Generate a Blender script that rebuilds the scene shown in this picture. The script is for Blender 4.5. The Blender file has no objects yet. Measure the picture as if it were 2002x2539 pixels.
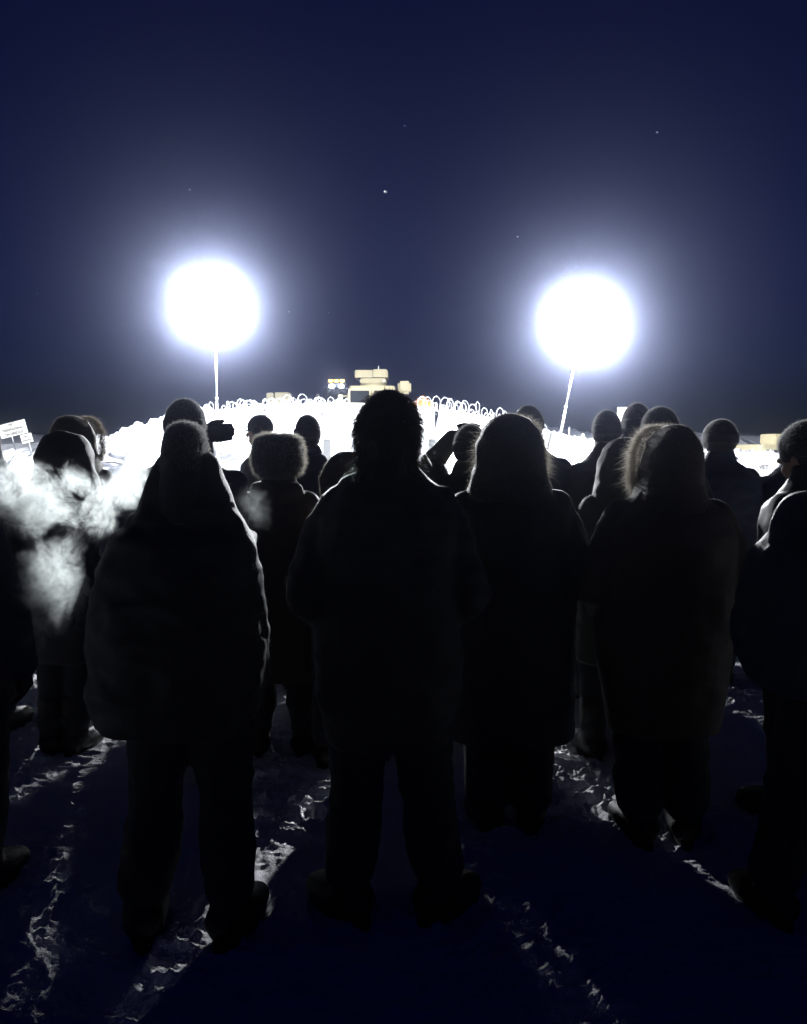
import bpy, bmesh, math, random
import numpy as np
from mathutils import Vector, Matrix, noise
R = math.radians
random.seed(7); rng = np.random.default_rng(7)
sc = bpy.context.scene
col = sc.collection

# ------------------------------------------------------------------ camera
TH = R(4.63); CAMZ = 1.55; F = 2000.0; CX, CY = 1001.0, 1269.5
cam_d = bpy.data.cameras.new("camera")
cam = bpy.data.objects.new("camera", cam_d); col.objects.link(cam)
cam.location = (0, 0, CAMZ); cam.rotation_euler = (math.pi/2 - TH, 0, 0)
cam_d.sensor_fit = 'VERTICAL'; cam_d.sensor_height = 24.0; cam_d.lens = 24.0*F/2539.0
cam_d.clip_start = 0.05; cam_d.clip_end = 2000
sc.camera = cam

def P(px, py, Y):                      # a picture point at a distance -> a place in the world
    a = (px-CX)/F; b = (CY-py)/F
    dy = math.cos(TH)+b*math.sin(TH); dz = -math.sin(TH)+b*math.cos(TH)
    t = Y/dy
    return Vector((a*t, Y, CAMZ+dz*t))

# ------------------------------------------------------------------ sky, exposure
world = bpy.data.worlds.new("World"); sc.world = world; world.use_nodes = True
wn = world.node_tree.nodes; wl = world.node_tree.links
bg = wn['Background']
sky = wn.new('ShaderNodeTexSky'); sky.sky_type = 'NISHITA'; sky.sun_disc = False
sky.sun_elevation = R(-2.0); sky.sun_rotation = R(0); sky.air_density = 1.0; sky.dust_density = 0.2; sky.ozone_density = 4.0
SKY_STRENGTH = 0.11
tint = wn.new('ShaderNodeMix'); tint.data_type = 'RGBA'; tint.blend_type = 'MULTIPLY'; tint.inputs[0].default_value = 1.0
wl.new(sky.outputs[0], tint.inputs[6]); tint.inputs[7].default_value = (0.085, 0.26, 0.90, 1)
wl.new(tint.outputs[2], bg.inputs[0]); bg.inputs[1].default_value = SKY_STRENGTH
sc.view_settings.view_transform = 'Standard'; sc.view_settings.look = 'None'
sc.view_settings.exposure = 0; sc.view_settings.gamma = 1
sc.cycles.use_denoising = True
sc.cycles.volume_bounces = 1; sc.cycles.max_bounces = 6; sc.cycles.diffuse_bounces = 3
sc.cycles.transparent_max_bounces = 12; sc.cycles.volume_max_steps = 256
sc.cycles.sample_clamp_indirect = 4.0

LAMP_W = 22000.0
HAZE_D = 0.0023; HAZE_G = 0.985

# ------------------------------------------------------------------ materials
def mat(name, colr, rough=0.7, var=0.25, scale=40, bump=0.0, bscale=200, metallic=0, sheen=0, spec=0.5, transl=0.0, wet=None):
    m = bpy.data.materials.new(name); m.use_nodes = True
    nt = m.node_tree; n = nt.nodes; l = nt.links
    b = n['Principled BSDF']; b.inputs['Roughness'].default_value = rough
    b.inputs['Metallic'].default_value = metallic
    b.inputs['Specular IOR Level'].default_value = spec
    if sheen:
        b.inputs['Sheen Weight'].default_value = sheen; b.inputs['Sheen Roughness'].default_value = 0.35
    tc = n.new('ShaderNodeTexCoord'); nz = n.new('ShaderNodeTexNoise'); nz.inputs['Scale'].default_value = scale
    nz.inputs['Detail'].default_value = 6
    l.new(tc.outputs['Object'], nz.inputs['Vector'])
    mx = n.new('ShaderNodeMix'); mx.data_type = 'RGBA'
    c = list(colr)
    mx.inputs[6].default_value = [v*(1-var) for v in c]+[1]; mx.inputs[7].default_value = [min(1, v*(1+var)) for v in c]+[1]
    l.new(nz.outputs[0], mx.inputs[0]); l.new(mx.outputs[2], b.inputs['Base Color'])
    if bump:
        nb = n.new('ShaderNodeTexNoise'); nb.inputs['Scale'].default_value = bscale; nb.inputs['Detail'].default_value = 4
        l.new(tc.outputs['Object'], nb.inputs['Vector'])
        bp = n.new('ShaderNodeBump'); bp.inputs['Strength'].default_value = bump; bp.inputs['Distance'].default_value = 0.01
        l.new(nb.outputs[0], bp.inputs['Height']); l.new(bp.outputs[0], b.inputs['Normal'])
    if transl:
        t = n.new('ShaderNodeBsdfTranslucent'); l.new(mx.outputs[2], t.inputs[0])
        ms = n.new('ShaderNodeMixShader'); ms.inputs[0].default_value = transl
        l.new(b.outputs[0], ms.inputs[1]); l.new(t.outputs[0], ms.inputs[2])
        l.new(ms.outputs[0], n['Material Output'].inputs[0])
    return m

def emit(name, colr, s):
    m = bpy.data.materials.new(name); m.use_nodes = True
    b = m.node_tree.nodes['Principled BSDF']; b.inputs['Base Color'].default_value = list(colr)+[1]
    b.inputs['Emission Color'].default_value = list(colr)+[1]; b.inputs['Emission Strength'].default_value = s
    return m

M = dict(
    snow=mat('snow', (.80, .82, .86), .55, .05, 3, .8, 130, spec=.35),
    bank=mat('bank_snow', (.80, .81, .84), .7, .10, 2, .6, 8),
    lamplit=mat('lamplit_concrete', (.72, .72, .71), .85, .12, 3, .5, 40),  # concrete whitened in its colour to look overlit by the lamps
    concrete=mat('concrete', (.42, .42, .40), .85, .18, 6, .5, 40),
    wire=mat('galvanised_wire', (.75, .76, .78), .35, .1, 30, metallic=.6),
    steel=mat('galvanised_steel', (.55, .56, .58), .4, .15, 12, .2, 60, metallic=.5),
    tan=mat('tan_armour_paint', (.42, .37, .23), .6, .15, 4, .2, 30),
    darkmetal=mat('dark_truck_paint', (.03, .035, .05), .25, .2, 4),
    glass=mat('vehicle_glass', (.015, .018, .02), .08, .1, 4),
    rubber=mat('rubber', (.02, .02, .02), .8, .2, 20, .3, 80),
    orange=mat('orange_tarp', (.42, .14, .03), .7, .2, 8, .3, 20),
    red=mat('red_paint', (.35, .03, .02), .5, .2, 8),
    sign=mat('sign_face', (.70, .70, .64), .5, .08, 9),
    letter=mat('sign_lettering', (.06, .05, .05), .6, .1, 9),
    wood=mat('weathered_wood', (.35, .30, .24), .8, .25, 25, .4, 80),
    rock=mat('dark_rock', (.09, .09, .10), .85, .3, 6, .6, 20),
    skin=mat('skin', (.45, .28, .2), .5, .1, 30),
    furpale=mat('pale_fur', (.60, .56, .48), .6, .3, 60, transl=.5),
    furdark=mat('dark_fur', (.28, .24, .19), .6, .3, 60, transl=.45),
    hair=mat('dark_hair', (.035, .025, .018), .35, .3, 50, spec=.8, transl=.15),
    boot=mat('boot_leather', (.018, .016, .015), .55, .3, 30, .4, 120),
    glove=mat('glove_fabric', (.02, .02, .022), .8, .2, 60, .3, 300),
    trouser=mat('trouser_cloth', (.028, .030, .040), .8, .25, 30, .4, 300, sheen=.15),
    pine=mat('tree_dark', (.035, .045, .035), .8, .3, 5),
    flake=mat('ice_flake', (.9, .92, .95), .3, .02, 5, transl=.6),
    plastic=mat('black_plastic', (.02, .02, .02), .3, .1, 20),
    brass=mat('zip_metal', (.6, .58, .5), .35, .1, 30, metallic=.9),
)
def cloth(name, c, sheen=.14, rough=.6):
    return mat(name, [v*1.7 for v in c], rough, .25, 12, .35, 260, sheen=sheen)
def fuzzmat(name, c):
    return mat(name, c, .7, .2, 80, transl=.5)

# ------------------------------------------------------------------ helpers
def tag(o, label=None, cat=None, group=None, kind=None):
    if label: o['label'] = label
    if cat: o['category'] = cat
    if group: o['group'] = group
    if kind: o['kind'] = kind
    return o
def link(name, me, m, parent=None, smooth=False):
    o = bpy.data.objects.new(name, me); col.objects.link(o)
    if m is not None: me.materials.append(m)
    if parent is not None: o.parent = parent
    if smooth: me.shade_smooth()
    return o
def build(name, bm, m, parent=None, smooth=False):
    me = bpy.data.meshes.new(name); bmesh.ops.recalc_face_normals(bm, faces=bm.faces)
    bm.to_mesh(me); bm.free(); return link(name, me, m, parent, smooth)
def empty(name, loc, rz=0):
    o = bpy.data.objects.new(name, None); col.objects.link(o); o.location = loc; o.rotation_euler = (0, 0, rz)
    o.empty_display_size = .1
    return o
def copy_tree(o, parent=None):
    c = o.copy(); col.objects.link(c); c.parent = parent
    for ch in list(o.children): copy_tree(ch, c)
    return c
def box(bm, x0, x1, y0, y1, z0, z1, bev=0):
    r = bmesh.ops.create_cube(bm, size=1)
    bmesh.ops.scale(bm, vec=(x1-x0, y1-y0, z1-z0), verts=r['verts'])
    bmesh.ops.translate(bm, vec=((x0+x1)/2, (y0+y1)/2, (z0+z1)/2), verts=r['verts'])
    if bev:
        es = list({e for v in r['verts'] for e in v.link_edges})
        bmesh.ops.bevel(bm, geom=es, offset=bev, segments=2, affect='EDGES')
def tube(bm, a, b, r1, r2=None, seg=10, caps=True):
    a = Vector(a); b = Vector(b); d = b-a; L = d.length
    if L < 1e-6: return
    q = d.to_track_quat('Z', 'Y').to_matrix().to_4x4()
    bmesh.ops.create_cone(bm, cap_ends=caps, segments=seg, radius1=r1, radius2=r1 if r2 is None else r2, depth=L,
                          matrix=Matrix.Translation((a+b)/2) @ q)
def ball(bm, c, r, sub=2, rot=None):
    if not hasattr(r, '__len__'): r = (r, r, r)
    mx = Matrix.Translation(Vector(c))
    if rot: mx = mx @ rot.to_4x4()
    bmesh.ops.create_icosphere(bm, subdivisions=sub, radius=1, matrix=mx @ Matrix.Diagonal((r[0], r[1], r[2], 1)))
def chain(bm, pts, rads, seg=12, sub=2):
    for i, (p, r) in enumerate(zip(pts, rads)):
        ball(bm, p, r, sub)
        if i: tube(bm, pts[i-1], p, rads[i-1], r, seg)
def loft(bm, rings, seg=28, pw=2.0):
    vs = []
    for (cx, cy, z, rx, ry) in rings:
        row = []
        for k in range(seg):
            t = 2*math.pi*k/seg; c, s = math.cos(t), math.sin(t)
            c = math.copysign(abs(c)**(2/pw), c); s = math.copysign(abs(s)**(2/pw), s)
            row.append(bm.verts.new((cx+rx*c, cy+ry*s, z)))
        vs.append(row)
    for a, b in zip(vs, vs[1:]):
        for k in range(seg):
            bm.faces.new((a[k], a[(k+1) % seg], b[(k+1) % seg], b[k]))
    bm.faces.new(vs[0][::-1]); bm.faces.new(vs[-1])
def remesh(bm, voxel, it=2):
    me = bpy.data.meshes.new('tmp'); bmesh.ops.recalc_face_normals(bm, faces=bm.faces); bm.to_mesh(me); bm.free()
    o = bpy.data.objects.new('tmp', me); col.objects.link(o)
    md = o.modifiers.new('r', 'REMESH'); md.mode = 'VOXEL'; md.voxel_size = voxel; md.use_smooth_shade = True
    if it:
        s = o.modifiers.new('s', 'SMOOTH'); s.iterations = it; s.factor = .5
    dg = bpy.context.evaluated_depsgraph_get(); dg.update()
    out = bpy.data.meshes.new_from_object(o.evaluated_get(dg), depsgraph=dg)
    bpy.data.objects.remove(o); bpy.data.meshes.remove(me)
    out.shade_smooth(); return out
def verts_np(me):
    a = np.empty(len(me.vertices)*3); me.vertices.foreach_get('co', a); return a.reshape(-1, 3)
def set_np(me, a):
    me.vertices.foreach_set('co', a.ravel()); me.update()
def hashn(ix, iy, s):
    h = (ix.astype(np.int64)*374761393+iy.astype(np.int64)*668265263+s*1274126177) & 0xffffffff
    h = ((h ^ (h >> 13))*1274126177) & 0xffffffff
    return ((h ^ (h >> 16)) & 0xffff)/65535.0
def vnoise(x, y, s=0):
    ix = np.floor(x); iy = np.floor(y); fx = x-ix; fy = y-iy
    fx = fx*fx*(3-2*fx); fy = fy*fy*(3-2*fy)
    a = hashn(ix, iy, s); b = hashn(ix+1, iy, s); c = hashn(ix, iy+1, s); d = hashn(ix+1, iy+1, s)
    return (a*(1-fx)+b*fx)*(1-fy)+(c*(1-fx)+d*fx)*fy
def hash3(ix, iy, iz, s): return hashn(ix+iz*57.0, iy+iz*131.0, s)
def vnoise3(p, s=0):
    i = np.floor(p); f = p-i; f = f*f*(3-2*f); o = 0
    for dz in (0, 1):
        wz = f[:, 2] if dz else 1-f[:, 2]
        for dy in (0, 1):
            wy = f[:, 1] if dy else 1-f[:, 1]
            for dx in (0, 1):
                wx = f[:, 0] if dx else 1-f[:, 0]
                o = o+wx*wy*wz*hash3(i[:, 0]+dx, i[:, 1]+dy, i[:, 2]+dz, s)
    return o
def wrinkle(me, amp=.012, seed=0):
    v = verts_np(me); n = np.empty(len(v)*3); me.vertices.foreach_get('normal', n); n = n.reshape(-1, 3)
    q = v*np.array([7, 7, 11.])+seed*3.7
    a = 1-np.abs(2*vnoise3(q, seed)-1)
    b = vnoise3(v*np.array([19, 19, 30.])+seed, seed+5)-.5
    c = vnoise3(v*np.array([3, 3, 4.])+seed, seed+9)-.5
    set_np(me, v+n*(amp*(a-.6)+amp*.6*b+amp*1.2*c)[:, None])
def strands(name, base, dirs, length, width, m, parent, bend=.35, jit=.25, seg=2, seed=0):
    """thin curved hairs as real ribbons"""
    r = np.random.default_rng(seed); n = len(base)
    d = dirs+r.normal(0, jit, (n, 3)); d /= np.linalg.norm(d, axis=1)[:, None]+1e-9
    L = length*r.uniform(.55, 1.15, n)
    side = np.cross(d, r.normal(0, 1, (n, 3))); side /= np.linalg.norm(side, axis=1)[:, None]+1e-9
    bd = r.normal(0, bend, (n, 3)); bd[:, 2] -= bend*.5
    V = []; Fc = []
    pts = []
    for k in range(seg+1):
        t = k/seg
        c = base+d*(L*t)[:, None]+bd*(L*t*t)[:, None]
        w = width*(1-t)
        if k < seg: pts += [c-side*w/2, c+side*w/2]
        else: pts += [c]
    V = np.stack(pts, 1).reshape(-1, 3); nv = 2*seg+1
    o = np.arange(n)*nv
    faces = []
    for k in range(seg-1):
        faces += np.stack([o+2*k, o+2*k+1, o+2*k+3, o+2*k+2], 1).tolist()
    faces += np.stack([o+2*seg-2, o+2*seg-1, o+2*seg], 1).tolist()
    me = bpy.data.meshes.new(name); me.from_pydata(V.tolist(), [], faces); me.update()
    return link(name, me, m, parent)
def surf_samples(me, n, seed=0, zmin=-9):
    r = np.random.default_rng(seed); v = verts_np(me); nn = np.empty(len(v)*3); me.vertices.foreach_get('normal', nn); nn = nn.reshape(-1, 3)
    ok = np.where(v[:, 2] > zmin)[0]; i = r.choice(ok, n)
    return v[i]+r.normal(0, .003, (n, 3)), nn[i]
def fuzz(name, src, n, length, width, m, parent, zmin=-9, seed=0):
    b, d = surf_samples(src.data, n, seed, zmin)
    return strands(name, b, d, length, width, m, parent, jit=.5, seg=1, seed=seed)

# ------------------------------------------------------------------ ground
crest_px = [(-600, 1150), (0, 1146), (90, 1140), (170, 1118), (250, 1096), (330, 1066), (400, 1046), (470, 1028), (540, 1018),
            (640, 1008), (740, 1002), (900, 1000), (1060, 1008), (1200, 1034), (1300, 1056), (1390, 1078), (1480, 1102), (1600, 1118), (1800, 1140), (2600, 1150)]
cxs = np.array([P(a, b, 31)[0] for a, b in crest_px]); czs = np.array([P(a, b, 31)[2] for a, b in crest_px])
BX0, BX1 = P(522, 1000, 31)[0], P(1495, 1000, 31)[0]
def smooth(t): t = np.clip(t, 0, 1); return t*t*(3-2*t)
def terrain(x, y):
    h = np.interp(x, cxs, czs)
    inb = smooth((x-BX0+.3)/.6)*smooth((BX1-x+.3)/.6)
    h = h-inb*.74
    rough = (vnoise(x*.9, y*.9, 3)-.5)*.5+(vnoise(x*2.3, y*2.3, 4)-.5)*.45+(vnoise(x*6, y*6, 5)-.5)*.28+(.5-np.abs(vnoise(x*4, y*5, 6)*2-1))*.35
    ramp = smooth((y-27.9)/2.6)
    z = h*ramp + rough*ramp*(1-.8*inb)*.8 + smooth((y-32)/20)*1.2*ramp
    z = z + (vnoise(x*.25, y*.25, 1)-.5)*.05*smooth((y-8)/4) + (vnoise(x*1.5, y*1.5, 2)-.5)*.05*smooth((y-6)/3)
    return z
def snowrough(x, y):
    w = (vnoise(x*1.3, y*1.3, 40)-.5)*.5; w2 = (vnoise(x*1.3+9, y*1.3, 41)-.5)*.5
    X = x+w; Y = y+w2
    a = 1-np.abs(2*vnoise(X*9, Y*15, 11)-1)
    b = 1-np.abs(2*vnoise(X*22, Y*34, 12)-1)
    c = 1-np.abs(2*vnoise(X*52, Y*66, 13)-1)
    d = vnoise(X*90, Y*90, 14)
    patch = smooth((vnoise(x*2.0, y*2.4, 15)-.25)/.35)
    return (a**2*.026+b**2*.018*(.3+a)+c*.009+d*.004)*(.35+.65*patch)+(vnoise(X*3, Y*3, 16)-.5)*.04-.028
def grid(xs, ys, fz):
    X, Y = np.meshgrid(xs, ys); Z = fz(X, Y)
    v = np.stack([X, Y, Z], -1).reshape(-1, 3).astype(np.float32); nx, ny = len(xs), len(ys)
    i = (np.arange(ny-1)[:, None]*nx+np.arange(nx-1)[None, :]).ravel()
    f = np.stack([i, i+1, i+nx+1, i+nx], 1).astype(np.int32)
    return v, f
def mesh_np(name, v, f):
    me = bpy.data.meshes.new(name); me.vertices.add(len(v)); me.vertices.foreach_set('co', v.ravel())
    me.loops.add(f.size); me.loops.foreach_set('vertex_index', f.ravel())
    me.polygons.add(len(f)); me.polygons.foreach_set('loop_start', np.arange(0, f.size, 4, dtype=np.int32))
    me.update(calc_edges=True); me.validate(); me.shade_smooth(); return me
def near_z(x, y):
    edge = smooth((x+4.6)/.5)*smooth((4.6-x)/.5)*smooth((9.9-y)/2)*smooth((y-.5)/.3)
    return terrain(x, y)+snowrough(x, y)*edge
xs = np.concatenate([np.linspace(-4.6, 4.6, 1250)])
ys = 1.1*np.exp(np.linspace(0, math.log(9.9/1.1), 900))
v, f = grid(xs, ys, near_z)
xo = np.concatenate([-4.6-np.geomspace(.001, 90, 60)[::-1], np.linspace(-4.6, 4.6, 40), 4.6+np.geomspace(.001, 90, 60)])
# the ground is one sheet: the dense near part plus a coarse surround that meets it edge to edge
def ring(x0, x1, nx, y0, y1, ny): return grid(np.linspace(x0, x1, nx), np.linspace(y0, y1, ny), terrain)
parts = [(v, f)]
def strip(xs_, ys_): parts.append(grid(xs_, ys_, terrain))
far_y = np.concatenate([np.linspace(9.9, 26, 60), np.linspace(26.2, 36, 110), np.geomspace(36.5, 130, 30)])
strip(xs[::4] if False else np.linspace(-4.6, 4.6, 140), far_y)
left_x = np.concatenate([np.geomspace(1, 76, 30)[::-1]*-1-4.0-14, np.linspace(-17.9, -4.6, 190)])
left_x = np.concatenate([np.linspace(-80, -19, 24), np.linspace(-18.8, -4.6, 180)])
all_y = np.concatenate([np.linspace(-4, 26, 50), np.linspace(26.2, 36, 110), np.geomspace(36.5, 130, 30)])
strip(left_x, all_y); strip(-left_x[::-1], all_y)
strip(np.linspace(-4.6, 4.6, 30), np.linspace(-4, 1.1, 20))
off = 0; vv = []; ff = []
for a, b in parts: vv.append(a); ff.append(b+off); off += len(a)
g = link('snow_ground', mesh_np('snow_ground', np.concatenate(vv), np.concatenate(ff)), M['snow'])
tag(g, 'trampled bright snow covering the ground and rising to a bank', kind='structure')
def gz(x, y): return float(near_z(np.array([x]), np.array([y]))[0])

# ------------------------------------------------------------------ light towers (their lamps light the scene)
lens_m = emit('lamp_lens', (.95, .97, 1.0), 900)
def light_tower(top, base, label, watts):
    t = empty('light_tower', base); tag(t, label, 'floodlight tower', 'floodlight towers above the snow bank')
    d = Vector(top)-Vector(base)
    bm = bmesh.new()
    n = 4
    for k in range(n):
        r = .048-.007*k; tube(bm, d*(k/n), d*((k+1)/n), r, r-.004, 14); tube(bm, d*(k/n)-Vector((0, 0, .03)) if k else d*0, d*(k/n)+Vector((0, 0, .08)), r+.012, r+.012, 14)
    build('mast', bm, M['steel'], t, True)
    bm = bmesh.new(); box(bm, -.35, .35, -.35, .35, -.25, .05, .02); build('base_plate', bm, M['steel'], t)
    bm = bmesh.new(); tube(bm, d+Vector((-.56, 0, -.30)), d+Vector((.56, 0, -.30)), .03); tube(bm, d+Vector((-.56, 0, .30)), d+Vector((.56, 0, .30)), .03)
    tube(bm, d+Vector((0, 0, -.4)), d+Vector((0, 0, .4)), .035); build('crossbar', bm, M['steel'], t)
    for sx in (-1, 1):
        for sz in (-1, 1):
            c = d+Vector((sx*.36, -.05, sz*.30))
            bm = bmesh.new(); loft(bm, [(0, 0, 0, .09, .07), (0, 0, .08, .15, .12), (0, 0, .2, .2, .165)], 20, 3)
            bmesh.ops.rotate(bm, cent=(0, 0, 0), matrix=Matrix.Rotation(R(90+18), 3, 'X'), verts=bm.verts)
            bmesh.ops.translate(bm, vec=c, verts=bm.verts)
            h = build('lamp_head', bm, M['steel'], t, False)
            nrm = Vector((0, -math.cos(R(18)), -math.sin(R(18))))
            bm = bmesh.new(); loft(bm, [(0, 0, 0, .185, .15), (0, 0, .012, .175, .14)], 20, 3)
            bmesh.ops.rotate(bm, cent=(0, 0, 0), matrix=Matrix.Rotation(R(90+18), 3, 'X'), verts=bm.verts)
            bmesh.ops.translate(bm, vec=c+nrm*.203, verts=bm.verts)
            build('lens', bm, lens_m, h)
            L = bpy.data.lights.new('floodlight', 'POINT'); L.energy = watts*{(-1, -1): .22, (-1, 1): .30, (1, -1): .27, (1, 1): .21}[(sx, sz)]; L.shadow_soft_size = .10; L.color = (.93, .96, 1.0)
            lo = bpy.data.objects.new('floodlight', L); col.objects.link(lo); lo.parent = h; lo.location = c+nrm*.40
    return t
YT = 27.0
lt = P(534, 756, YT); lb = P(541, 1190, YT); light_tower(lt, Vector((lb.x, YT, gz(lb.x, YT))), 'straight light tower with blinding lamps, left of the tan armoured truck', LAMP_W)
rt = P(1445, 800, YT); rb = P(1362, 1195, YT); light_tower(rt, Vector((rb.x, YT, gz(rb.x, YT))), 'light tower leaning to the right with blinding lamps, right of the tan armoured truck', LAMP_W*1.25)

# ------------------------------------------------------------------ barriers and razor wire
def crest(x): return float(np.interp(x, cxs, czs))
def jersey(name, L, loc, rz, label, group):
    bm = bmesh.new()
    prof = [(-.30, 0), (-.30, .07), (-.17, .32), (-.10, .80), (.10, .80), (.17, .32), (.30, .07), (.30, 0)]
    a = [bm.verts.new((-L/2, y, z)) for y, z in prof]; b = [bm.verts.new((L/2, y, z)) for y, z in prof]
    for k in range(8):
        bm.faces.new((a[k], a[(k+1) % 8], b[(k+1) % 8], b[k]))
    bm.faces.new(a); bm.faces.new(b[::-1])
    bmesh.ops.bevel(bm, geom=[e for e in bm.edges], offset=.012, segments=2, affect='EDGES')
    t = empty(name, loc, rz); tag(t, label, 'barrier', group)
    build('concrete_body', bm, M['lamplit'] if loc[1] > 20 else M['concrete'], t)
    bm = bmesh.new(); n = 40
    rows = []
    for i in range(n+1):
        x = -L/2+L*i/n; hh = .05+.04*noise.noise(Vector((x*3+loc[0]*5, 1, 2))); ww = .115+.02*noise.noise(Vector((x*4+loc[0], 7, 2)))
        rows.append([bm.verts.new((x, -ww, .79)), bm.verts.new((x, -ww*.8, .80+hh*.8)), bm.verts.new((x, 0, .80+hh)), bm.verts.new((x, ww*.8, .80+hh*.8)), bm.verts.new((x, ww, .79))])
    for p, q in zip(rows, rows[1:]):
        for k in range(4): bm.faces.new((p[k], p[k+1], q[k+1], q[k]))
    build('snow_cap', bm, M['bank'], t, True)
    return t
names = ['leftmost snow-capped concrete barrier on the snow bank, beside the left light tower', 'snow-capped concrete barrier below the small tan box on the bank',
         'snow-capped concrete barrier below the dark truck with the light bar', 'snow-capped concrete barrier directly behind the shaggy haired head',
         'snow-capped concrete barrier below the orange tarp', 'snow-capped concrete barrier sloping down behind the raised mitten',
         'rightmost snow-capped concrete barrier on the bank, beside the leaning light tower']
nb = 7; span = (BX1-BX0)/nb
for k in range(nb):
    xa = BX0+span*k; xb = xa+span; za, zb = crest(xa)-.80, crest(xb)-.80
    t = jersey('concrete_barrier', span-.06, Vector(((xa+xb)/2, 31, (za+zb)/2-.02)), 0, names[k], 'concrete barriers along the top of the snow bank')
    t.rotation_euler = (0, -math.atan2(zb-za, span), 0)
def coil(x0, x1, y, dia, dz, pitch, label, seed, rise=0):
    """a concertina of flat razor tape loops"""
    r = random.Random(seed); pts = []; turns = int((x1-x0)/pitch); N = 26
    for i in range(turns*N+1):
        t = i/N; a = 2*math.pi*t; x = x0+(x1-x0)*t/turns
        k = int(t); rr = dia/2*(1+.22*math.sin(k*1.7+seed)+.16*math.sin(k*.61)+.12*math.sin(k*3.3))
        xx = x+.3*pitch*math.sin(a*.5+seed)+.7*rr*math.cos(a)
        z = crest(x)+dz+rr+rr*math.sin(a)+.06*math.sin(k*2.3)+.05*math.sin(k*.37+seed)
        pts.append(Vector((xx, y+rr*math.cos(a), z)))
    o = pts[0].copy()
    bm = bmesh.new(); prev = None
    for i, p in enumerate(pts):
        q = p-o; dd = (pts[min(i+1, len(pts)-1)]-pts[max(i-1, 0)]).normalized(); w = .011
        s = dd.cross(Vector((1, 0, 0))).normalized(); u = dd.cross(s).normalized()
        cur = [bm.verts.new(q+s*w), bm.verts.new(q+u*w), bm.verts.new(q-s*w), bm.verts.new(q-u*w)]
        if prev:
            for k in range(4): bm.faces.new((prev[k], prev[(k+1) % 4], cur[(k+1) % 4], cur[k]))
        if i % 3 == 0:      # the barbs
            for sg in (-1, 1):
                a_ = bm.verts.new(q+s*sg*.045+dd*.02); b_ = bm.verts.new(q+dd*.03); c_ = bm.verts.new(q-dd*.03); bm.faces.new((a_, b_, c_))
        prev = cur
    ob = build('razor_wire', bm, M['wire']); ob.location = o
    tag(ob, label, 'razor wire', 'coils of razor wire along the top of the snow bank')
G_ = lambda px: P(px, 1000, 31)[0]
coil(G_(505), G_(610), 30.85, .30, -.12, .30, 'low loose coil of razor wire at the foot of the left light tower', 1)
coil(G_(575), G_(870), 30.8, .36, -.22, .15, 'tangled coil of razor wire left of the shaggy haired head', 2)
coil(G_(590), G_(860), 31.25, .32, -.16, .17, 'second tangle of razor wire, behind the coil left of the shaggy haired head', 3)
coil(G_(1030), G_(1180), 31.1, .46, -.16, .13, 'tall dense tangle of razor wire beside the orange tarp', 4)
coil(G_(1080), G_(1300), 30.8, .50, -.14, .26, 'open coil of razor wire above the raised mitten', 5)
coil(G_(1180), G_(1480), 30.9, .34, -.14, .28, 'low coil of razor wire sloping down to the leaning light tower', 6)
coil(G_(620), G_(800), 30.6, .36, -.25, .2, 'small sagging loop of razor wire hanging in front of the bank crest', 8)

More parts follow.
